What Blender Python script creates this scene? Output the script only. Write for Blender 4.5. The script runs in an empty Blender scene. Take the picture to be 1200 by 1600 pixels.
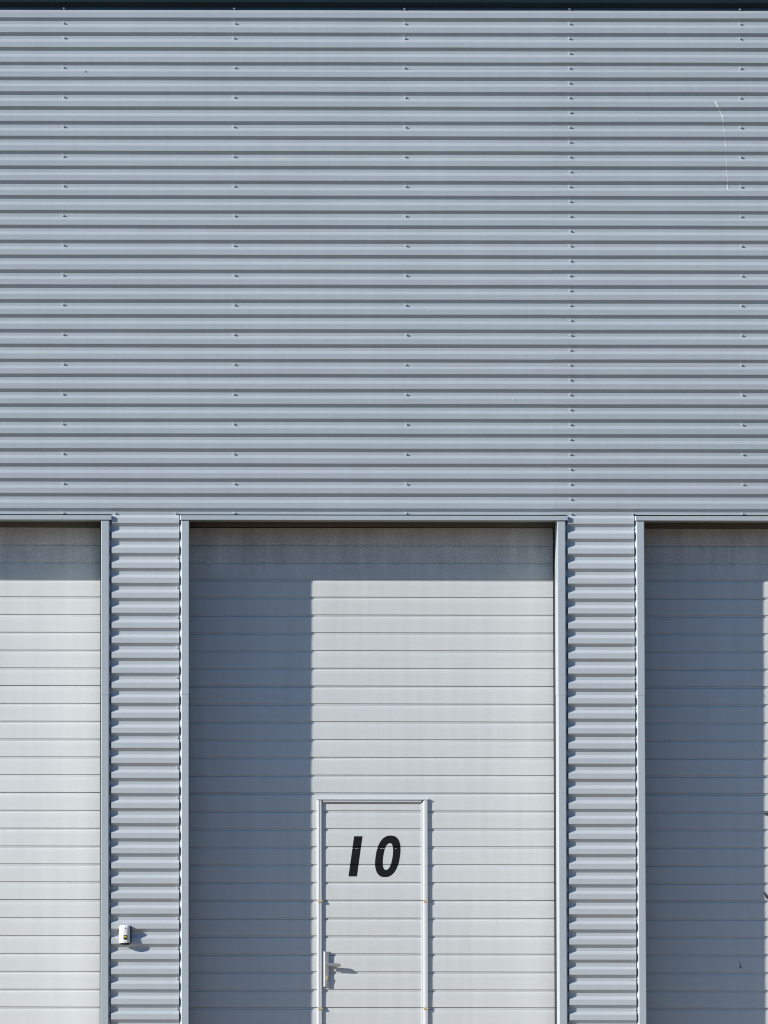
import bpy, math, random
from mathutils import Vector, noise
random.seed(7)
sc = bpy.context.scene
COL = sc.collection
R = math.radians

# ------------------------------------------------------------------ camera
CAM_LOC = (-2.0455, -45.0, 1.6)
cd = bpy.data.cameras.new('camera'); cam = bpy.data.objects.new('camera', cd); COL.objects.link(cam)
cam.location = CAM_LOC
cam.rotation_mode = 'XYZ'
PITCH, ROLL = 0.07414047, 0.00154903
from mathutils import Matrix
cam.rotation_mode = 'QUATERNION'
cam.rotation_quaternion = (Matrix.Rotation(math.pi/2 + PITCH, 3, 'X') @ Matrix.Rotation(ROLL, 3, 'Z')).to_quaternion()
cd.sensor_fit = 'VERTICAL'; cd.sensor_height = 24.0
cd.lens = 6.1958325*24.0
cd.shift_x, cd.shift_y = 0.28107412, -0.08895481
cd.clip_start = 0.1; cd.clip_end = 3000
sc.camera = cam
sc.cycles.filter_width = 1.05          # crisp, as the photograph is

# ------------------------------------------------------------------ light
TX, TY = 2.384, 1.069                       # sun: sideways and downward run per metre of depth
SUN_EL = math.atan2(TY, math.hypot(TX, 1.0))
SUN_AZ = math.atan2(-TX, -1.0)              # clockwise from +Y
w = bpy.data.worlds.new('World'); sc.world = w; w.use_nodes = True
nt = w.node_tree; nt.nodes.clear()
sky = nt.nodes.new('ShaderNodeTexSky'); sky.sky_type = 'NISHITA'; sky.sun_disc = False
sky.sun_elevation = SUN_EL; sky.sun_rotation = SUN_AZ % (2*math.pi)
sky.air_density = 1.0; sky.dust_density = 0.1; sky.ozone_density = 3.0
bg = nt.nodes.new('ShaderNodeBackground'); bg.inputs['Strength'].default_value = 0.088
wo = nt.nodes.new('ShaderNodeOutputWorld')
tint = nt.nodes.new('ShaderNodeMix'); tint.data_type = 'RGBA'; tint.blend_type = 'MULTIPLY'; tint.inputs['Factor'].default_value = 1.0
tint.inputs[7].default_value = (0.80, 1.14, 1.36, 1)
nt.links.new(sky.outputs[0], tint.inputs[6]); nt.links.new(tint.outputs[2], bg.inputs[0]); nt.links.new(bg.outputs[0], wo.inputs[0])
sd = bpy.data.lights.new('sun', 'SUN'); sd.energy = 4.9; sd.angle = R(0.5); sd.color = (1.0, 0.965, 0.90)
sun = bpy.data.objects.new('sun', sd); COL.objects.link(sun)
sun.rotation_mode = 'QUATERNION'
sun.rotation_quaternion = Vector((TX, 1.0, -TY)).to_track_quat('-Z', 'Y')
sun.location = (-20, -10, 12)
sc.view_settings.view_transform = 'Standard'; sc.view_settings.look = 'None'
sc.view_settings.exposure = 0.45; sc.view_settings.gamma = 1.0

# ------------------------------------------------------------------ materials
def mat(name, base, metallic=0.0, rough=0.5, streak=0.0, blotch=0.0, speck=0.0, bump=0.0, bscale=(3, 3, 3), coat=0.0, spec=0.5, bdist=0.002, var=0.0, dusty=0.0):
    m = bpy.data.materials.new(name); m.use_nodes = True
    t = m.node_tree; N = t.nodes; Lk = t.links
    b = N['Principled BSDF']
    b.inputs['Metallic'].default_value = metallic; b.inputs['Roughness'].default_value = rough
    b.inputs['Specular IOR Level'].default_value = spec
    b.inputs['Coat Weight'].default_value = coat
    geo = N.new('ShaderNodeNewGeometry')
    def noi(scale, vec, detail=4, rgh=0.55):
        mp = N.new('ShaderNodeMapping'); mp.inputs['Scale'].default_value = vec
        Lk.new(geo.outputs['Position'], mp.inputs['Vector'])
        n = N.new('ShaderNodeTexNoise'); n.inputs['Scale'].default_value = scale
        n.inputs['Detail'].default_value = detail; n.inputs['Roughness'].default_value = rgh
        Lk.new(mp.outputs[0], n.inputs['Vector']); return n.outputs['Fac']
    col = None
    def mul(col, fac, amt):
        mr = N.new('ShaderNodeMapRange'); mr.inputs['From Min'].default_value = 0.25; mr.inputs['From Max'].default_value = 0.75
        mr.inputs['To Min'].default_value = 1-amt; mr.inputs['To Max'].default_value = 1+amt
        Lk.new(fac, mr.inputs['Value'])
        vm = N.new('ShaderNodeVectorMath'); vm.operation = 'SCALE'
        if col is None: vm.inputs[0].default_value = base[:3]
        else: Lk.new(col, vm.inputs[0])
        Lk.new(mr.outputs[0], vm.inputs['Scale']); return vm.outputs[0]
    if blotch: col = mul(col, noi(1.0, (1.3, 1.3, 1.3)), blotch)
    if streak: col = mul(col, noi(1.0, (14, 14, 0.7), 5), streak)
    if speck: col = mul(col, noi(1.0, (160, 160, 120), 3, 0.7), speck)
    if dusty:                           # weathered, speckled top of the doors
        sx = N.new('ShaderNodeSeparateXYZ'); Lk.new(geo.outputs['Position'], sx.inputs[0])
        mk = N.new('ShaderNodeMapRange'); mk.interpolation_type = 'SMOOTHSTEP'
        mk.inputs['From Min'].default_value = 3.80; mk.inputs['From Max'].default_value = 3.98
        mk.inputs['To Min'].default_value = 0.0; mk.inputs['To Max'].default_value = 1.0
        Lk.new(sx.outputs['Z'], mk.inputs['Value'])
        for sc_, amt in (((110, 110, 75), 1.0), ((9, 9, 1.0), 0.5), ((3, 3, 5), 0.4)):
            q = N.new('ShaderNodeMath'); q.operation = 'SUBTRACT'; q.inputs[1].default_value = 0.5
            Lk.new(noi(1.0, sc_, 3, 0.7), q.inputs[0])
            q2 = N.new('ShaderNodeMath'); q2.operation = 'MULTIPLY'; Lk.new(q.outputs[0], q2.inputs[0]); Lk.new(mk.outputs[0], q2.inputs[1])
            q3 = N.new('ShaderNodeMath'); q3.operation = 'ADD'; q3.inputs[1].default_value = 0.5; Lk.new(q2.outputs[0], q3.inputs[0])
            col = mul(col, q3.outputs[0], dusty*amt)
    if var:
        oi = N.new('ShaderNodeObjectInfo'); ma = N.new('ShaderNodeMapRange')
        ma.inputs['To Min'].default_value = 0.25; ma.inputs['To Max'].default_value = 0.75
        Lk.new(oi.outputs['Random'], ma.inputs['Value']); col = mul(col, ma.outputs[0], var)
    if col is None: b.inputs['Base Color'].default_value = (*base[:3], 1)
    else: Lk.new(col, b.inputs['Base Color'])
    if bump:
        bp = N.new('ShaderNodeBump'); bp.inputs['Strength'].default_value = bump; bp.inputs['Distance'].default_value = bdist
        Lk.new(noi(1.0, bscale, 2), bp.inputs['Height']); Lk.new(bp.outputs[0], b.inputs['Normal'])
    return m

M = {
 'clad': mat('silver_coated_steel', (0.415, 0.452, 0.474), 0.16, 0.43, blotch=0.04, streak=0.03, speck=0.03, bump=0.6, bscale=(1.6, 1, 9), bdist=0.004, var=0.025),
 'trim': mat('silver_folded_trim', (0.425, 0.470, 0.498), 0.12, 0.38, blotch=0.03, speck=0.02, bump=0.4, bscale=(8, 8, 1.2), bdist=0.003),
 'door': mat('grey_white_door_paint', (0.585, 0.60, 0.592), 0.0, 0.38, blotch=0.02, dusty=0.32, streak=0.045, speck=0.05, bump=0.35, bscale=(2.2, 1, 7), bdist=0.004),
 'door_paler': mat('paler_grey_white_paint', (0.63, 0.645, 0.635), 0.0, 0.40, blotch=0.02, dusty=0.32, streak=0.035, speck=0.04, bump=0.35, bscale=(2.2, 1, 7), bdist=0.004),  # slightly paler base for the left door
 'fascia': mat('anthracite_steel', (0.006, 0.018, 0.023), 0.0, 0.6, blotch=0.1, speck=0.1, spec=0.2),
 'lintel': mat('dark_lintel', (0.13, 0.115, 0.09), 0.0, 0.8, blotch=0.15, speck=0.1),
 'clad_pier': mat('silver_coated_steel_lit', (0.508, 0.540, 0.556), 0.15, 0.42, blotch=0.03, streak=0.02, speck=0.02, bump=0.5, bscale=(1.6, 1, 9), bdist=0.004, var=0.02),  # brighter light on the piers put into a paler base colour
 'brick': mat('sky_block_brick', (0.13, 0.085, 0.055), 0.0, 0.85, blotch=0.15, speck=0.1),
 'eaves_shade': mat('eaves_shade_blue', (0.045, 0.085, 0.13), 0.0, 0.5, blotch=0.1, speck=0.1, spec=0.3),  # shade below the fascia put into a dark blue colour
 'dark': mat('dark_wall_core', (0.012, 0.012, 0.013), 0.0, 0.9, speck=0.1),
 'rubber': mat('black_rubber', (0.012, 0.012, 0.012), 0.0, 0.8, speck=0.1),
 'screw': mat('zinc_screw', (0.52, 0.53, 0.54), 0.2, 0.4, speck=0.06),
 'alu': mat('aluminium_profile', (0.55, 0.57, 0.575), 0.1, 0.4, speck=0.02),
 'steel': mat('satin_steel', (0.42, 0.43, 0.44), 0.55, 0.36, speck=0.04),
 'brass': mat('brass', (0.66, 0.53, 0.30), 0.2, 0.4, speck=0.1),
 'black': mat('black_vinyl', (0.008, 0.009, 0.012), 0.0, 0.7, speck=0.15, spec=0.15),
 'white': mat('white_plastic', (0.74, 0.74, 0.71), 0.0, 0.4, speck=0.02),
 'yellow': mat('yellow_print', (0.72, 0.50, 0.03), 0.0, 0.5, speck=0.02),
 'lens': mat('dark_lens', (0.05, 0.05, 0.05), 0.0, 0.2, speck=0.02),
 'dropping': mat('dried_white_splash', (0.66, 0.67, 0.65), 0.0, 0.8, speck=0.12),
 'rust': mat('grime_mark', (0.05, 0.045, 0.04), 0.0, 0.8, speck=0.3),
 'straw': mat('dry_straw', (0.34, 0.25, 0.13), 0.0, 0.8, speck=0.2),
 'twig': mat('dark_twig', (0.03, 0.026, 0.022), 0.0, 0.8, speck=0.2),
 'concrete': mat('yard_concrete', (0.14, 0.082, 0.036), 0.0, 0.85, blotch=0.12, speck=0.08, bump=0.6, bscale=(60, 60, 60)),
 'added_apron': mat('bounce_concrete', (0.28, 0.205, 0.13), 0.0, 0.85, blotch=0.1, speck=0.08, bump=0.5, bscale=(50, 50, 50)),  # pale, to bounce sunlight up the lower walls
 'soil': mat('dry_ground', (0.13, 0.08, 0.036), 0.0, 0.95, blotch=0.2, speck=0.1),
 'roofing': mat('roof_membrane', (0.12, 0.12, 0.12), 0.0, 0.8, blotch=0.1),
}

# ------------------------------------------------------------------ mesh helpers
class MB:
    def __init__(s): s.v = []; s.f = []
    def quad(s, *p):
        n = len(s.v); s.v += [tuple(q) for q in p]; s.f.append(tuple(range(n, n+len(p))))
    def box(s, x0, x1, y0, y1, z0, z1):
        n = len(s.v)
        s.v += [(x, y, z) for z in (z0, z1) for y in (y0, y1) for x in (x0, x1)]
        s.f += [tuple(n+i for i in q) for q in ((0,2,3,1),(4,5,7,6),(0,1,5,4),(2,6,7,3),(0,4,6,2),(1,3,7,5))]
    def cbox(s, x0, x1, y0, y1, z0, z1, c):
        """box whose front (low y) edges are chamfered by c"""
        n = len(s.v)
        s.v += [(x0,y1,z0),(x1,y1,z0),(x1,y1,z1),(x0,y1,z1),
                (x0,y0+c,z0),(x1,y0+c,z0),(x1,y0+c,z1),(x0,y0+c,z1),
                (x0+c,y0,z0+c),(x1-c,y0,z0+c),(x1-c,y0,z1-c),(x0+c,y0,z1-c)]
        F = [(0,3,2,1),(8,9,10,11)]
        for a in range(4):
            b = (a+1) % 4
            F += [(a, b, 4+b, 4+a), (4+a, 4+b, 8+b, 8+a)]
        s.f += [tuple(n+i for i in q) for q in F]
    def strip_x(s, prof, xs, wob=None):
        """profile [(y,z)] swept along x stations; wob(x,i)->(dy,dz)"""
        n = len(s.v); k = len(prof)
        for x in xs:
            for i, (y, z) in enumerate(prof):
                dy, dz = wob(x, z) if wob else (0, 0)
                s.v.append((x, y+dy, z+dz))
        for a in range(len(xs)-1):
            for i in range(k-1):
                s.f.append((n+a*k+i, n+a*k+i+1, n+(a+1)*k+i+1, n+(a+1)*k+i))
    def strip_z(s, prof, zs):
        """profile [(x,y)] swept along z"""
        n = len(s.v); k = len(prof)
        for z in zs:
            for (x, y) in prof: s.v.append((x, y, z))
        for a in range(len(zs)-1):
            for i in range(k-1):
                s.f.append((n+a*k+i, n+(a+1)*k+i, n+(a+1)*k+i+1, n+a*k+i+1))
    def cyl_y(s, cx, cz, r0, r1, y0, y1, n=12, cap=True, rot=0.0):
        """disc axis along y, from y1 (wall) to y0 (front); radius r1 at wall, r0 at front"""
        b = len(s.v)
        for (r, y) in ((r1, y1), (r0, y0)):
            for i in range(n):
                a = rot + 2*math.pi*i/n; s.v.append((cx+r*math.cos(a), y, cz+r*math.sin(a)))
        for i in range(n):
            j = (i+1) % n; s.f.append((b+i, b+j, b+n+j, b+n+i))
        if cap: s.f.append(tuple(b+n+i for i in range(n)))
    def tube(s, pts, rad, n=6):
        b = len(s.v); m = len(pts)
        for i, p in enumerate(pts):
            p = Vector(p); t = (Vector(pts[min(i+1, m-1)]) - Vector(pts[max(i-1, 0)])).normalized()
            u = t.cross(Vector((0.13, 1, 0.07))).normalized(); v = t.cross(u)
            r = rad[i] if isinstance(rad, (list, tuple)) else rad
            for k in range(n):
                a = 2*math.pi*k/n; s.v.append(tuple(p + u*r*math.cos(a) + v*r*math.sin(a)))
        for i in range(m-1):
            for k in range(n):
                s.f.append((b+i*n+k, b+i*n+(k+1) % n, b+(i+1)*n+(k+1) % n, b+(i+1)*n+k))
        s.f.append(tuple(b+k for k in range(n))); s.f.append(tuple(b+(m-1)*n+k for k in reversed(range(n))))

def world_loc(o):
    v = Vector(o.location)
    while o.parent: o = o.parent; v += Vector(o.location)
    return v

def obj(name, mb, material, parent=None, label=None, cat=None, group=None, kind=None, smooth=False, origin=None):
    if origin is None:
        xs = [p[0] for p in mb.v]; ys = [p[1] for p in mb.v]; zs = [p[2] for p in mb.v]
        origin = ((min(xs)+max(xs))/2, (min(ys)+max(ys))/2, min(zs))
    me = bpy.data.meshes.new(name)
    me.from_pydata([(p[0]-origin[0], p[1]-origin[1], p[2]-origin[2]) for p in mb.v], [], mb.f)
    me.materials.append(M[material] if isinstance(material, str) else material)
    if smooth:
        for p in me.polygons: p.use_smooth = True
    me.update()
    o = bpy.data.objects.new(name, me); COL.objects.link(o)
    o.location = Vector(origin) - (world_loc(parent) if parent else Vector((0, 0, 0)))
    if parent: o.parent = parent
    for k, v in (('label', label), ('category', cat), ('group', group), ('kind', kind)):
        if v: o[k] = v
    return o

def thing(name, loc, label, cat, group=None):
    o = bpy.data.objects.new(name, None); COL.objects.link(o); o.location = loc
    o.empty_display_size = 0.3
    o['label'] = label; o['category'] = cat
    if group: o['group'] = group
    return o

def copy_of(src, parent, wloc, name=None):
    c = src.copy(); COL.objects.link(c); c.parent = parent
    c.location = Vector(wloc) - world_loc(parent)
    if name: c.name = name
    return c

# ------------------------------------------------------------------ setting
g = MB(); g.quad((-900,-900,-0.012), (900,-900,-0.012), (900,900,-0.012), (-900,900,-0.012))
obj('ground', g, 'soil', kind='structure', origin=(0,0,0))
g = MB(); g.quad((-60,-55,-0.004), (60,-55,-0.004), (60,12,-0.004), (-60,12,-0.004))
obj('yard_pavement', g, 'concrete', kind='structure', origin=(0,0,0))
g = MB(); g.quad((-14,-3.2,0.0), (14,-3.2,0.0), (14,0.6,0.0), (-14,0.6,0.0))
obj('bounce_apron', g, 'added_apron', kind='structure', origin=(0,0,0))  # added out of view to bounce light onto lower doors and piers

# unseen brick warehouse, added behind the camera to block the low sky
NB = thing('sky_block_warehouse', (5, -62, 0), 'long brown brick warehouse, unseen, added to block the low sky', 'building')
m = MB(); m.box(-65, 75, -80, -62, 0.0, 15.0); obj('sky_block_wall', m, 'brick', NB)
m = MB(); m.box(-65.3, 75.3, -80.3, -61.7, 15.0, 15.5); obj('roof', m, 'roofing', NB)  # roof of the added, unseen warehouse
for i in range(9):
    x = -54+i*14
    m = MB(); m.cbox(x, x+4.2, -61.97, -61.5, 0.0, 4.6, 0.05)
    for k in range(7): m.box(x+0.1, x+4.1, -61.45, -61.49, 0.4+k*0.6, 0.42+k*0.6)
    obj('door', m, 'fascia', NB)  # door of the added, unseen warehouse
    m = MB(); m.cbox(x+6.5, x+10.5, -61.97, -61.85, 7.5, 9.3, 0.03); obj('sky_block_window', m, 'lens', NB)

# ------------------------------------------------------------------ the warehouse
WH = thing('warehouse', (0, 0, 0), 'long silver warehouse with corrugated steel walls and three tall roll-up doors', 'building')
P = 0.106402; Z0 = 7.8333; V = 0.0225       # rib pitch, height of rib 0, rib depth
OPEN = [(-4.6231, -2.0080), (-1.3838, 1.2313), (1.8482, 4.4633)]
HB = 4.2377                                  # underside of the door headers
D = 0.363                                    # door face behind the wall face
XL, XR = -5.262, 5.102

# one rib, measured downward from its lower front corner
RIB = [(0.0, 0.0), (0.0222, V), (0.047, V), (0.068, 0.0)]
def corner_pts():
    out = []
    pts = RIB + [(P, 0.0)]
    prev = (-(P-0.068), 0.0)
    for i in range(4):
        a = Vector(pts[i-1] if i else prev); b = Vector(pts[i]); c = Vector(pts[i+1])
        r = 0.0016
        out.append(tuple(b + (a-b).normalized()*r)); out.append(tuple(b + (c-b).normalized()*r))
    return out
CP = corner_pts()
def rib_y(z):
    t = (Z0 - z) % P
    if t < 0.0222: return V*t/0.0222
    if t < 0.047: return V
    if t < 0.068: return V*(1-(t-0.047)/0.021)
    return 0.0
def rib_profile(ztop, zbot, lap=0.0):
    """[(y,z)] from ztop down to zbot; the last valley stands lap in front of the sheet below"""
    k0 = int((Z0-ztop)/P)-2; pts = [(rib_y(ztop), ztop)]
    k = k0
    while Z0-k*P+0.01 > zbot:
        for (t, y) in CP:
            z = Z0-k*P-t
            if zbot+0.0004 < z < ztop-0.0004: pts.append((y, z))
        k += 1
    pts.append((rib_y(zbot), zbot))
    if lap:
        pts = [(y-lap*min(1, max(0, 1-(z-zbot-0.030)/0.02)), z) for (y, z) in pts]
    return pts
def wobble(seed, amp=0.0014):
    def f(x, z):
        k = round((Z0-z)/P)
        return (noise.noise(Vector((x*0.9, k*0.8+seed, 3.1)))*amp*1.0,
                noise.noise(Vector((x*1.1, k*1.7+seed, 9.3)))*amp)
    return f
def stations(a, b, step=0.16):
    n = max(2, int((b-a)/step)+1); return [a+(b-a)*i/n for i in range(n+1)]

lapz = [Z0-k*P-(0.0485 if k < 33 else 0.0425) for k in (3, 13, 23, 33)]     # bottom edge of each row of sheets
tops = [Z0+P-0.023, lapz[0]+0.026, lapz[1]+0.026, lapz[2]+0.026]
SEAM = 1.2055
sheets = []
for r in range(4):
    for c, (xa, xb, dy) in enumerate(((XL, SEAM+0.045, 0.0), (SEAM, XR, -0.0013))):
        m = MB()
        pr = [(y+dy, z) for (y, z) in rib_profile(tops[r], lapz[r], 0.0013)]
        m.strip_x(pr, stations(xa, xb), wobble(r*7+c*31))
        # sheet thickness shown at the free edges
        y, z = pr[-1]
        m.quad((xa, y, z), (xb, y, z), (xb, y+0.0009, z), (xa, y+0.0009, z))
        sheets.append(obj('cladding_sheet', m, 'clad', WH))
U_SH = 0.0715
piers = [(XL+0.02, OPEN[0][0]-U_SH), (OPEN[0][1]+0.0735, OPEN[1][0]-0.0710),
         (OPEN[1][1]+0.0727, OPEN[2][0]-0.0710), (OPEN[2][1]+U_SH, XR-0.02)]
prow = [(lapz[3]+0.024, Z0-43*P-0.0485), (Z0-43*P-0.0225, Z0-53*P-0.0485), (Z0-53*P-0.0225, Z0-63*P-0.0485), (Z0-63*P-0.0225, 0.06)]
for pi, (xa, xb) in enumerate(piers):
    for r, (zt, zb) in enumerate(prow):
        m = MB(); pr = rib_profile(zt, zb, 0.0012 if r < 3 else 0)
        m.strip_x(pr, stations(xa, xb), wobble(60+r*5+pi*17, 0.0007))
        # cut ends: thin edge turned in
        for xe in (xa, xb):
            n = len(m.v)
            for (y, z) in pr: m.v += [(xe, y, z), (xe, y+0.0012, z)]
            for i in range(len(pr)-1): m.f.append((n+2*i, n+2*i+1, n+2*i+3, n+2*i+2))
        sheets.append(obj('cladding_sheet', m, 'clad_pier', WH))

# the wall behind the sheets
m = MB()
YB = V+0.012
m.box(XL+0.03, XR-0.03, YB, 0.40, HB+0.03, 8.05)
for (xa, xb) in ((XL+0.03, OPEN[0][0]-0.012), (OPEN[0][1]+0.012, OPEN[1][0]-0.012), (OPEN[1][1]+0.012, OPEN[2][0]-0.012), (OPEN[2][1]+0.012, XR-0.03)):
    m.box(xa, xb, YB, 0.46, 0.0, HB+0.028)
obj('wall_core', m, 'dark', WH)
m = MB(); m.box(XL+0.03, XR-0.03, 0.47, 14.0, 0.0, 0.05); m.box(XL, XL+0.09, 0.40, 14.0, 0.05, 8.0); m.box(XR-0.09, XR, 0.40, 14.0, 0.05, 8.0); m.box(XL+0.09, XR-0.09, 13.9, 14.0, 0.05, 8.0)
obj('rear_walls', m, 'trim', WH)
m = MB(); m.box(XL-0.02, XR+0.02, 0.02, 14.03, 8.051, 8.15)
obj('roof', m, 'roofing', WH)
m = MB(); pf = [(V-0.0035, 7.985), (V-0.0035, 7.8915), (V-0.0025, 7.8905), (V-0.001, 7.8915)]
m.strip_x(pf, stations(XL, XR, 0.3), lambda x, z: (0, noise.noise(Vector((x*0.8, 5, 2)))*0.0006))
obj('eaves_shade_strip', m, 'eaves_shade', WH)  # dark strip standing in for the shaded sheet valley under the fascia
# corner trims
for (xa, xb, s) in ((XL-0.012, XL+0.06, -1), (XR-0.06, XR+0.012, 1)):
    m = MB(); m.cbox(xa, xb, -0.012, 0.42, 0.0, 7.89, 0.004)
    obj('corner_trim', m, 'trim', WH)
for (xa, xb) in ((XL+0.06, OPEN[0][0]-0.0735), (OPEN[0][1]+0.0745, OPEN[1][0]-0.0745), (OPEN[1][1]+0.0745, OPEN[2][0]-0.0745), (OPEN[2][1]+0.0735, XR-0.06)):
    m = MB(); m.cbox(xa, xb, -0.010, 0.03, 0.0, 0.058, 0.003); obj('base_trim', m, 'fascia', WH)
#, -0.010, 0.03, 0.0, 0.058, 0.003)
# dark fascia along the eaves: drip fold leaning back below, flat face above
m = MB()
yo = -0.028
pf = [(V-0.004, 7.9135), (-0.002, 7.9135), (-0.004, 7.9165), (yo, 7.9400), (yo-0.001, 7.9425), (yo-0.001, 8.32), (yo+0.003, 8.325), (0.25, 8.325), (0.25, 8.10)]
m.strip_x(pf, stations(XL-0.03, XR+0.03, 0.3), lambda x, z: (0, noise.noise(Vector((x*0.8, 5, 2)))*0.0008))
obj('eaves_fascia', m, 'fascia', WH)

# ------------------------------------------------------------------ door surrounds
JOINT = 2.9985
def jamb(xe, s, z0, z1, push):
    """folded trim beside an opening; xe opening edge, s=+1 wall lies to the right"""
    yf = -0.008-push
    fw, bw = (0.0545, 0.0700) if s > 0 else (0.0520, 0.0640)
    ch = 0.0045
    pts = [(0.0, 0.225), (0.0, yf+ch*0.8), (ch*0.45, yf+ch*0.2), (ch, yf), (fw-0.002, yf), (fw, yf+0.001), (bw, V+0.0035), (0.12, V+0.0035)]
    if push: pts = [(u-(0.0008 if i < 3 else 0)+(0.0008 if i in (5, 6) else 0), y) for i, (u, y) in enumerate(pts)]
    m = MB(); m.strip_z([(xe+s*u, y) for (u, y) in pts], [z0+(z1-z0)*i/12 for i in range(13)])
    return m
for (xa, xb) in OPEN:
    for (xe, s) in ((xa, -1), (xb, 1)):
        obj('jamb_trim', jamb(xe, s, 0.0, JOINT-0.0012, 0.0), 'trim', WH)
        obj('jamb_trim', jamb(xe, s, JOINT, HB+0.02, 0.0010), 'trim', WH)
        m = MB(); a, b = sorted((xe-s*0.0025, xe+s*0.010)); m.box(a, b, 0.2255, 0.46, 0.0, HB+0.001)
        obj('door_guide', m, 'rubber', WH)
for (xa, xb) in OPEN:
    hx0, hx1 = xa-0.0664, xb+0.0731; yf = -0.018; zt = HB+0.0322; c = 0.006
    m = MB()
    # front face with folded hem, underside back to the door, ledge on top
    pr = [(0.30, HB+0.004), (0.006, HB+0.004), (0.006, HB+0.0005), (yf+0.0015, HB), (yf, HB+0.0015), (yf, zt-0.0012), (yf+0.0012, zt), (YB-0.001, zt+0.001)]
    xs = [hx0+c] + stations(hx0+c, hx1-0.001, 0.3)[1:]
    m.strip_x(pr, xs, lambda x, z: (0, noise.noise(Vector((x*1.3, 8, 2)))*0.0006))
    n = noise.noise(Vector(((hx0+c)*1.3, 8, 2)))*0.0006
    m.quad((hx0+c, yf, HB+n), (hx0, yf+c*0.9, HB+n), (hx0, yf+c*0.9, zt+n), (hx0+c, yf, zt+n))
    m.quad((hx0, yf+c*0.9, HB+n), (hx0, YB, HB+n), (hx0, YB, zt+n), (hx0, yf+c*0.9, zt+n))
    m.quad((hx0, yf+c*0.9, zt+n), (hx0+c, yf, zt+n), (hx0+c, YB, zt+n), (hx0, YB, zt+n))
    m.quad((hx0, yf+c*0.9, HB+n), (hx0, YB, HB+n), (hx0+c, YB, HB+n), (hx0+c, yf, HB+n))
    m.quad((hx1-0.001, yf, HB), (hx1-0.001, YB, HB), (hx1-0.001, YB, zt), (hx1-0.001, yf, zt))
    obj('header_trim', m, 'trim', WH)
    m = MB(); m.box(xa+0.001, xb-0.001, 0.301, 0.44, 4.2085, HB+0.02)
    obj('top_seal', m, 'lintel', WH)

# ------------------------------------------------------------------ garage doors
PR = 0.12714; ZR = 4.0914
def door_profile(ztop, zbot, base=D):
    pts = [(base, ztop)]
    i = 0
    while True:
        z = ZR-i*PR
        if z < zbot+0.02: break
        if z < ztop-0.004:
            if i % 6 == 2:      # joint between two sections: an open slit at the top of the groove
                g_ = [(base, z+0.0012), (base+0.0015, z), (base+0.0085, z-0.0004), (base+0.0085, z-0.0018), (base+0.0066, z-0.0045)]
            else:
                g_ = [(base, z+0.0010), (base+0.0010, z+0.0002), (base+0.0066, z-0.0045)]
            pts += g_ + [(base+0.0062, z-0.0135), (base+0.0100, z-0.0138), (base+0.0100, z-0.0151), (base+0.0058, z-0.0154), (base+0.0022, z-0.0185), (base+0.0016, z-0.0198), (base+0.0006, z-0.032), (base, z-0.046)]
        i += 1
    pts.append((base, zbot)); return pts
def door_wob(seed):
    def f(x, z):
        k = math.floor((ZR-z)/PR+0.5)
        s = math.floor((ZR-z)/PR/6-0.33)
        return (noise.noise(Vector((x*0.7, k*0.9+seed, 1.1)))*0.0008, noise.noise(Vector((x*0.8+s*3.3, seed, 4.3)))*0.0012)
    return f
doors = []
DL = ['grey white roll-up door left of the pillar with the sensor box, mostly sunlit',
      'grey white roll-up door with the black 10, half sunlit',
      'grey white roll-up door on the right, in blue shade']
WX0, WX1, WZ = -0.4667, 0.3256, 2.2705     # wicket frame outer size
for di, (xa, xb) in enumerate(OPEN):
    m = MB(); x0, x1 = xa+0.0078, xb-0.0059
    pr = door_profile(4.203, 0.025)
    if di != 1:
        m.strip_x(pr, stations(x0, x1, 0.2), door_wob(di*9))
    else:
        fx0, fx1, fz = WX0+0.010, WX1-0.010, WZ-0.010
        up = [p for p in pr if p[1] > fz] + [(D, fz)]
        lo = [(D, fz)] + [p for p in pr if p[1] < fz]
        m.strip_x(up, stations(x0, x1, 0.2), door_wob(9))
        m.strip_x(lo, stations(x0, fx0, 0.2), door_wob(9))
        m.strip_x(lo, stations(fx1, x1, 0.2), door_wob(9))
    # edges and back give the leaf its thickness
    m.box(x0+0.0005, x1-0.0005, D+0.018, D+0.045, 0.03, 4.19)
    d = obj('garage_door', m, 'door_paler' if di == 0 else 'door', WH, label=DL[di]); doors.append(d)
    m = MB(); m.box(x0+0.002, x1-0.002, D+0.004, D+0.040, 0.0, 0.024)
    obj('bottom_seal', m, 'rubber', d)
GD = doors[1]

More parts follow.
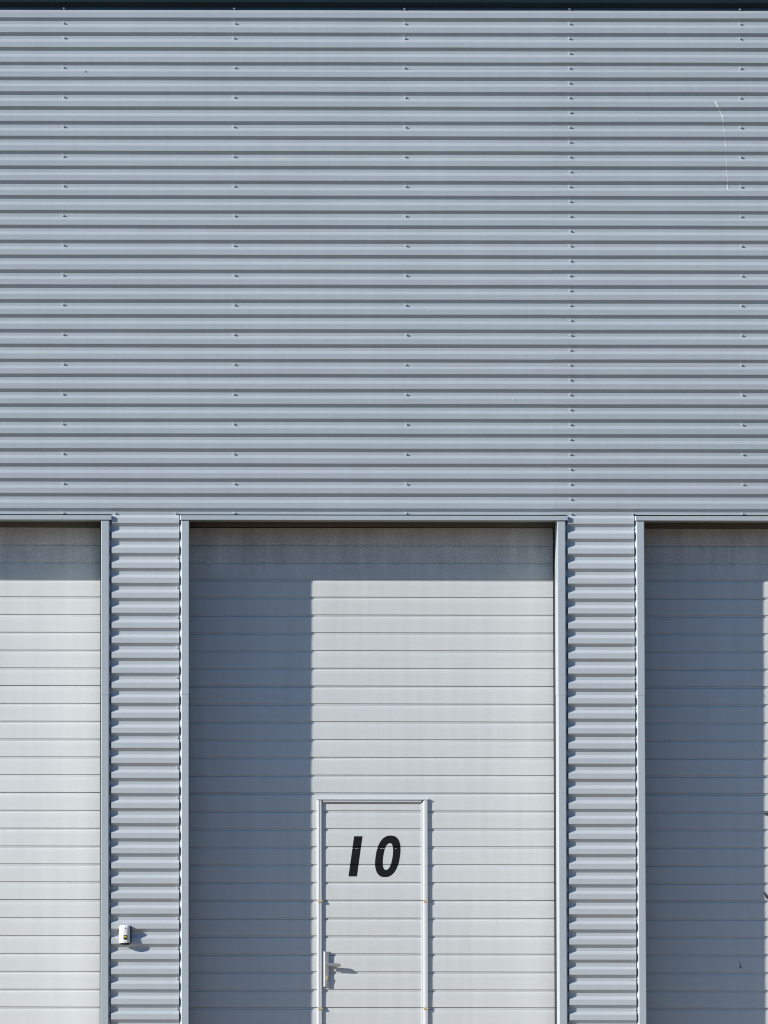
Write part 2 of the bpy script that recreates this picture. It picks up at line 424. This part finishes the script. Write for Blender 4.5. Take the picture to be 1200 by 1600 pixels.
# ------------------------------------------------------------------ wicket door in the middle garage door
sect = [4.2, ZR-14*PR, ZR-20*PR, ZR-26*PR, 0.03]
IX0, IX1, IZ = -0.4150, 0.2780, 2.2330       # inside of the frame
m = MB()
pr = door_profile(IZ-0.004, 0.055, D+0.0015)
m.strip_x(pr, stations(IX0-0.002, IX1+0.002, 0.2), door_wob(23))
WD = obj('wicket_door', m, 'door', WH, label='narrow personnel door set into the middle roll-up door, marked 10')
segs = [(ZR-20*PR-0.001, WZ-0.011), (ZR-26*PR-0.001, ZR-20*PR-0.006), (0.03, ZR-26*PR-0.006)]
for (za, zb) in segs:
    for side in (0, 1):
        m = MB()
        if side == 0:
            x = WX0; pts = [(0, D+0.002), (0, D-0.007), (0.003, D-0.0100), (0.017, D-0.0140), (0.0185, D-0.0132), (0.0195, D-0.0120), (0.032, D-0.0125), (0.0345, D-0.0110), (0.0352, D-0.002), (0.0450, D-0.001), (0.0500, D-0.001), (0.0515, D+0.004)]
            m.strip_z([(x+u, y) for (u, y) in pts], [za, zb])
        else:
            x = IX1; pts = [(-0.0015, D+0.004), (0, D-0.004), (0.010, D-0.0055), (0.018, D-0.0085), (0.0195, D-0.013), (0.028, D-0.015), (0.0435, D-0.015), (0.0470, D-0.012), (0.0476, D+0.002)]
            m.strip_z([(x+u, y) for (u, y) in pts], [za, zb])
        # closed ends
        n = len(m.v); k = len(pts)
        for z in (za, zb):
            b = len(m.v)
            for (u, y) in pts: m.v.append((x+u, y, z))
            m.f.append(tuple(range(b, b+k)))
        obj('frame_profile', m, 'alu', WD)
# head of the frame: weather bar and inner profiles
m = MB()
m.strip_x([(D+0.002, WZ), (D-0.016, WZ-0.003), (D-0.0175, WZ-0.0045), (D-0.0175, WZ-0.0095), (D-0.016, WZ-0.0105), (D-0.004, WZ-0.0105)], stations(WX0, 0.3300, 0.4))
m.quad((0.33, D+0.002, WZ), (0.33, D-0.016, WZ-0.003), (0.33, D-0.0175, WZ-0.0095), (0.33, D-0.004, WZ-0.0105))
m.quad((WX0, D+0.002, WZ), (WX0, D-0.016, WZ-0.003), (WX0, D-0.0175, WZ-0.0095), (WX0, D-0.004, WZ-0.0105))
obj('rain_bar', m, 'alu', WD)
m = MB()
m.strip_x([(D-0.0115, WZ-0.0108), (D-0.0115, WZ-0.0250), (D-0.010, WZ-0.0262), (D-0.003, WZ-0.0268), (D-0.003, WZ-0.0350), (D+0.004, WZ-0.0375)], stations(WX0+0.044, IX1+0.001, 0.4))
obj('frame_head', m, 'alu', WD)
for z in (ZR-20*PR-0.0035, ZR-26*PR-0.0035):
    for x in (WX0+0.022, IX1+0.030):
        m = MB(); m.cbox(x-0.016, x+0.018, D-0.0185, D+0.003, z-0.0125, z+0.0010, 0.001)
        m.cyl_y(x+0.018, z-0.001, 0.003, 0.003, D-0.011, D, 8)
        obj('hinge', m, 'brass', WD)
# long-plate handle
m = MB(); pz = [(-0.4232, D+0.002), (-0.4232, D-0.0045), (-0.4100, D-0.0150), (-0.4085, D-0.0155), (-0.3850, D-0.0155), (-0.3832, D-0.0140), (-0.3832, D+0.002)]
m.strip_z(pz, [0.9320, 1.1810])
for zq in (0.9320, 1.1810):
    n = len(m.v); m.v += [(x, y, zq) for x, y in pz]; m.f.append(tuple(range(n, n+len(pz))))
HP = obj('handle_plate', m, 'steel', WD)
m = MB()
m.cyl_y(-0.3975, 1.0925, 0.0095, 0.0105, D-0.040, D-0.0155, 16)
n = len(m.v)
xs = [-0.4085, -0.400, -0.380, -0.350, -0.320, -0.306, -0.3005]
for i, x in enumerate(xs):
    zc = 1.0900-0.070*max(0, x+0.39)
    h = (0.0100, 0.0125, 0.0125, 0.0120, 0.0118, 0.0112, 0.0070)[i]
    y0, y1 = D-0.044, D-0.030
    for (a, b) in ((y0+0.003, -h), (y0, -h+0.003), (y0, h-0.003), (y0+0.003, h), (y1-0.002, h), (y1, h-0.002), (y1, -h+0.002), (y1-0.002, -h)):
        m.v.append((x, a, zc+b))
for i in range(len(xs)-1):
    for k in range(8):
        m.f.append((n+i*8+k, n+i*8+(k+1) % 8, n+(i+1)*8+(k+1) % 8, n+(i+1)*8+k))
m.f.append(tuple(n+k for k in range(8))); m.f.append(tuple(n+(len(xs)-1)*8+k for k in range(8)))
obj('lever', m, 'steel', WD)
m = MB(); cx, cz = -0.3965, 0.998
m.cyl_y(cx, cz, 0.0078, 0.0085, D-0.0215, D-0.0155, 16); m.box(cx-0.0042, cx+0.0042, D-0.0205, D-0.0155, cz-0.0230, cz-0.004)
m.cyl_y(cx, cz-0.0225, 0.0042, 0.0042, D-0.0205, D-0.0155, 12)
obj('lock_cylinder', m, 'brass', WD)
m = MB(); m.box(cx-0.001, cx+0.001, D-0.0219, D-0.0214, cz-0.005, cz+0.005); obj('key_slot', m, 'rust', WD)
for zq in (0.9445, 1.168):
    m = MB(); m.cyl_y(cx+0.0005, zq, 0.0035, 0.0035, D-0.0170, D-0.0155, 10); obj('screw_head', m, 'rust', WD)

# door numerals: vinyl cut at the grooves, lying on the ribbed face
def face_y(z, base=D+0.0015):
    pts = face_y.p
    for i in range(len(pts)-1):
        (ya, za), (yb, zb) = pts[i], pts[i+1]
        if za >= z >= zb and za != zb: return ya+(yb-ya)*(za-z)/(za-zb)
    return base
face_y.p = pr
WW = door_wob(23)
def numeral(fn, z0, z1, name, label):
    m = MB(); n = 170
    gr = [ZR-i*PR for i in range(14, 22)]
    lv = sorted(set([z0+(z1-z0)*k/n for k in range(n+1)] + [p[1] for p in face_y.p if z0 < p[1] < z1]))
    for za, zb in zip(lv[:-1], lv[1:]):
        zm = (za+zb)/2
        ragged = None
        for g_ in gr:
            if g_-0.0190 < zm < g_-0.0150 and abs(g_-1.9301) < 0.03: ragged = 0.05
        A, B = fn(za), fn(zb)
        if ragged is not None:                      # vinyl torn where it bridges the groove
            A2, B2 = [], []
            for (ia, ib) in zip(A, B):
                q = 14
                for j in range(q):
                    xm = ia[0]+(ia[1]-ia[0])*(j+.5)/q
                    if noise.noise(Vector((xm*130, round(zm*60), 4))) > ragged: continue
                    A2.append((ia[0]+(ia[1]-ia[0])*j/q, ia[0]+(ia[1]-ia[0])*(j+1)/q)); B2.append((ib[0]+(ib[1]-ib[0])*j/q, ib[0]+(ib[1]-ib[0])*(j+1)/q))
            A, B = A2, B2
        for (ia, ib) in zip(A, B):
            ya, yb = face_y(za)-0.0008, face_y(zb)-0.0008
            m.quad(*[(x+0, y+wd[0], z+wd[1]) for (x, y, z) in ((ia[0], ya, za), (ia[1], ya, za), (ib[1], yb, zb), (ib[0], yb, zb)) for wd in (WW(x, z),)])
    return obj(name, m, 'black', WD, label=label)
def one(z):
    t = (z-1.7144)/(2.0004-1.7144)
    return [(-0.2411+t*0.0401, -0.1815+t*0.0400)]
def zero(z):
    zc, H = 1.8578, 0.1481; s = (z-zc)/H; s = max(-1, min(1, s))
    sh = 0.143*(z-zc); w = 0.0866*(1-abs(s)**2.35)**(1/2.35) ; cxx = 0.0392
    zi, hi = 1.8564, 0.0952; si = (z-zi)/hi
    L_, R_ = cxx+sh-w, cxx+sh+w
    if abs(si) < 1:
        wi = 0.0335*(1-abs(si)**2.3)**(1/2.3)
        return [(L_, cxx+sh-wi+0.001), (cxx+sh+wi+0.001, R_)]
    return [(L_, cxx+sh), (cxx+sh, R_)]
numeral(one, 1.7144, 2.0004, 'numeral', 'black slanted figure 1 on the wicket door')
numeral(zero, 1.7098, 2.0058, 'numeral', 'black slanted figure 0 on the wicket door')

# ------------------------------------------------------------------ screws
def screw_mesh():
    m = MB()
    m.cyl_y(0, 0, 0.0074, 0.0080, -0.0026, 0.0004, 12)
    m.cyl_y(0, 0, 0.0058, 0.0066, -0.0120, -0.0026, 6, rot=0.3)
    return m
SM = screw_mesh()
def zs(k, t=0.0375): return Z0-k*P-t
spots = []
for j, x in enumerate((-2.281, -1.063, 0.155, 2.5504)):
    ks = [-1, 0, 1] + list(range(3, 32, 2)) + [33]
    for k in ks: spots.append((x+random.uniform(-.004, .004)+(0.006*k/30 if j == 2 else 0), zs(k)-(0.0 if k != 33 else -0.004), k))
mid = [(1.3340-0.0002*k+random.uniform(-.003, .003), zs(k), k) for k in range(-1, 34)]
spots += mid
pier_spots = []
for k in range(36, 73, 2):
    for x in (-1.9150, 1.3225): pier_spots.append((x+random.uniform(-.002, .002), zs(k, 0.033), k))
for k in range(36, 73, 2):
    for x in (-1.4660, 1.7755): pier_spots.append((x+random.uniform(-.002, .002), zs(k, 0.033), k))
for k in (34,):
    pier_spots += [(1.3225, zs(k, 0.033), k), (1.7755, zs(k, 0.033), k)]
spots += [(-1.9105, zs(33)+0.001, 33), (-1.4795, zs(33)+0.001, 33), (1.769, zs(33)+0.001, 33)]
for x in (-3.50, 3.77):
    for k in [-1, 0, 1] + list(range(3, 32, 2)) + [33]: pier_spots.append((x, zs(k), k))
def sheet_for(x, z):
    r = 0
    while r < 3 and z < lapz[r]: r += 1
    return sheets[r*2+(1 if x > SEAM else 0)]
first = None
rest = []
for i, (x, z, k) in enumerate(spots):
    if i >= 100: rest.append((x, z)); continue
    y = V-0.0016 if x > SEAM else V-0.0004
    if k == -1: y = V-0.0036
    par = sheet_for(x, z)
    if first is None:
        mm = MB(); mm.v = [(a+x, b+y, c+z) for a, b, c in SM.v]; mm.f = list(SM.f)
        first = obj('screw', mm, 'screw', par, origin=(x, y, z))
    else:
        s = copy_of(first, par, (x, y, z)); s.rotation_euler = (random.uniform(-.08, .08), random.uniform(0, 1), random.uniform(-.08, .08))
m = MB()
for (x, z, *_) in rest + pier_spots:
    y = V-0.0016 if (x > SEAM and z > lapz[3]) else V-0.0004
    n = len(m.v); m.v += [(a+x, b+y, c+z) for a, b, c in SM.v]; m.f += [tuple(n+q for q in f) for f in SM.f]
obj('screw', m, 'screw', WH, kind='stuff')

# ------------------------------------------------------------------ marks on the wall
def wall_strip(path, widths, material, name, label, sub=14):
    m = MB(); P2 = []
    for i in range(len(path)-1):
        for s in range(sub):
            t = s/sub
            P2.append((path[i][0]*(1-t)+path[i+1][0]*t, path[i][1]*(1-t)+path[i+1][1]*t, widths[i]*(1-t)+widths[i+1]*t))
    P2.append((*path[-1], widths[-1]))
    off = 0.0026
    for a, b in zip(P2[:-1], P2[1:]):
        if noise.noise(Vector((a[0]*40, a[1]*37, 2))) < -0.32: continue
        wa = a[2]*1.1*(0.75+0.5*noise.noise(Vector((a[1]*60, 1, 3)))); wb = b[2]*1.1*(0.75+0.5*noise.noise(Vector((b[1]*60, 1, 3))))
        ya, yb = rib_y(a[1])-off, rib_y(b[1])-off
        m.quad((a[0]-wa, ya, a[1]), (a[0]+wa, ya, a[1]), (b[0]+wb, yb, b[1]), (b[0]-wb, yb, b[1]))
    return obj(name, m, material, WH, label=label)
wall_strip([(2.3679,7.2386),(2.377,7.222),(2.386,7.2018),(2.405,7.170),(2.4199,7.1375),(2.4354,7.0456),(2.4438,6.9308),(2.4477,6.8159),(2.4538,6.6782),(2.4579,6.6048)],
           [0.006,0.008,0.009,0.003,0.005,0.0022,0.0028,0.0022,0.0022,0.006], 'dropping', 'splash_mark', 'thin curved white splash high on the wall')
wall_strip([(-2.1216,7.548),(-2.1218,7.528)], [0.0028,0.002], 'dropping', 'splash_mark', 'tiny white fleck high on the wall')
wall_strip([(-2.1237,7.450),(-2.1235,7.436)], [0.0035,0.0018], 'rust', 'splash_mark', 'tiny dark fleck high on the wall')

for (fx, fz, fw, fh, lb) in ((0.9638, 6.1048, .003, .012, 'pale fleck at mid height of the ribbed wall'), (0.9205, 5.1070, .006, .014, 'pale smudge low on the ribbed wall, above the middle door'),
                             (0.3260, 5.7400, .008, .012, 'faint pale smudge on the middle of the ribbed wall'), (1.0385, 4.5560, .003, .020, 'short pale scratch just above the middle door header')):
    wall_strip([(fx, fz), (fx+0.001, fz-fh)], [fw, fw*0.6], 'dropping', 'splash_mark', lb)

# ------------------------------------------------------------------ sensor box on the left pillar
SB = thing('sensor_box', (-1.836, 0.0, 1.2365), 'small white rounded box with yellow and black badge, on the ribbed left pillar', 'sensor box')
bx0, bx1, bz0, bz1 = -1.8755, -1.7990, 1.2425, 1.3675
def arc(x0, x1, depth, n=14, e=2.6):
    pts = []
    for i in range(n+1):
        a = math.pi*(i/n); c_, s_ = math.cos(a), math.sin(a)
        pts.append(((x0+x1)/2-(x1-x0)/2*math.copysign(abs(c_)**(2/e), c_), -depth*abs(s_)**(2/e)))
    return pts
def rounded(mb, x0, x1, depth, levels):
    """levels: (z, inset, depth factor)"""
    rings = []
    for (z, ins, dfc) in levels:
        b = len(mb.v)
        pts = arc(x0+ins, x1-ins, depth*dfc)
        mb.v += [(x, y-0.002, z) for (x, y) in pts]; rings.append((b, len(pts)))
    for (b0, k), (b1, _) in zip(rings[:-1], rings[1:]):
        for i in range(k-1): mb.f.append((b0+i, b0+i+1, b1+i+1, b1+i))
        mb.f.append((b0+k-1, b0, b1, b1+k-1))
    mb.f.append(tuple(rings[0][0]+i for i in reversed(range(rings[0][1])))); mb.f.append(tuple(rings[-1][0]+i for i in range(rings[-1][1])))
m = MB(); rounded(m, bx0, bx1, 0.042, [(bz0, .002, .93), (bz0+.003, 0, 1.0), (bz1-.020, .0, .97), (bz1-.008, .002, .86), (bz1-.002, .006, .68), (bz1, .010, .55)])
obj('housing', m, 'white', SB, smooth=False)
m = MB(); rounded(m, bx0+0.004, bx1-0.001, 0.039, [(1.2290, .010, .78), (1.2315, .004, .95), (bz0-.0002, .001, 1.02)])
obj('base', m, 'rubber', SB)
m = MB(); m.cbox(bx0+0.004, bx1+0.0085, -0.0150, V-0.0005, 1.245, 1.360, 0.003)
obj('mounting_plate', m, 'rubber', SB)
m = MB(); lx0, lx1, lz0, lz1 = -1.8465, -1.8195, 1.2670, 1.2975; yb = -0.0448
m.box(lx0, lx1, yb, yb+0.003, lz0, lz1)
BG = obj('badge', m, 'black', SB)
m = MB(); lw = lx1-lx0
def plate(pts, y):
    b = len(m.v); m.v += [(lx0+lw*u, y, lz0+(lz1-lz0)*v) for u, v in pts]; m.v += [(lx0+lw*u, y+0.0006, lz0+(lz1-lz0)*v) for u, v in pts]
    k = len(pts); m.f.append(tuple(b+i for i in range(k)))
    for i in range(k): m.f.append((b+i, b+(i+1) % k, b+k+(i+1) % k, b+k+i))
plate([(.10,.34),(.24,.34),(.24,.62),(.36,.62),(.36,.40),(.50,.40),(.50,.62),(.60,.62),(.60,.34),(.76,.34),(.76,.82),(.10,.82)], yb-0.0007)
obj('emblem', m, 'yellow', BG)
m = MB(); m.cyl_y(-1.8345, 1.3480, 0.0035, 0.0045, -0.0445, -0.036, 10)
obj('lens', m, 'lens', SB)

# ------------------------------------------------------------------ bits of debris
def twig(pts, r, label, material='twig', name='twig', cat='twig', group=None):
    m = MB(); m.tube(pts, r, 6)
    return obj(name, m, material, None, label=label, cat=cat, group=group)
GT = 'dark twigs caught on the shaded door'
twig([(2.5445, D-0.003, 1.113), (2.5475, D-0.004, 1.098), (2.5495, D-0.003, 1.080), (2.5530, D-0.004, 1.0675)], [0.0012, 0.0016, 0.0022, 0.0048],
     'thin dark twig low on the shaded right door, away from the frame edge', group=GT)
twig([(2.7270, D-0.004, 2.158), (2.7360, D-0.006, 2.1655), (2.7480, D-0.004, 2.1700), (2.7650, D-0.005, 2.1660)], [0.003, 0.0055, 0.0060, 0.003],
     'short flat dark twig on the shaded right door, highest of the three', group=GT)
twig([(2.7215, D-0.003, 1.608), (2.7270, D-0.005, 1.595), (2.7350, D-0.005, 1.577), (2.7480, D-0.003, 1.562), (2.7640, D-0.004, 1.5560)], [0.0035, 0.0042, 0.0055, 0.0055, 0.002],
     'slanting dark twig at the right edge of the shaded door, middle of the three', group=GT)
GS = 'straws on the right door frame'
twig([(1.8355, -0.0098, 3.4220), (1.8400, -0.0125, 3.4110), (1.8455, -0.0110, 3.3980)], [0.0012, 0.0018, 0.0014],
     'brownish straw stuck high on the trim left of the shaded door', 'straw', 'straw', 'straw', GS)
twig([(1.8440, -0.0095, 2.8370), (1.8420, -0.0120, 2.8290), (1.8450, -0.0100, 2.8180)], [0.0016, 0.0022, 0.0016],
     'brownish straw stuck halfway down the trim left of the shaded door', 'straw', 'straw', 'straw', GS)
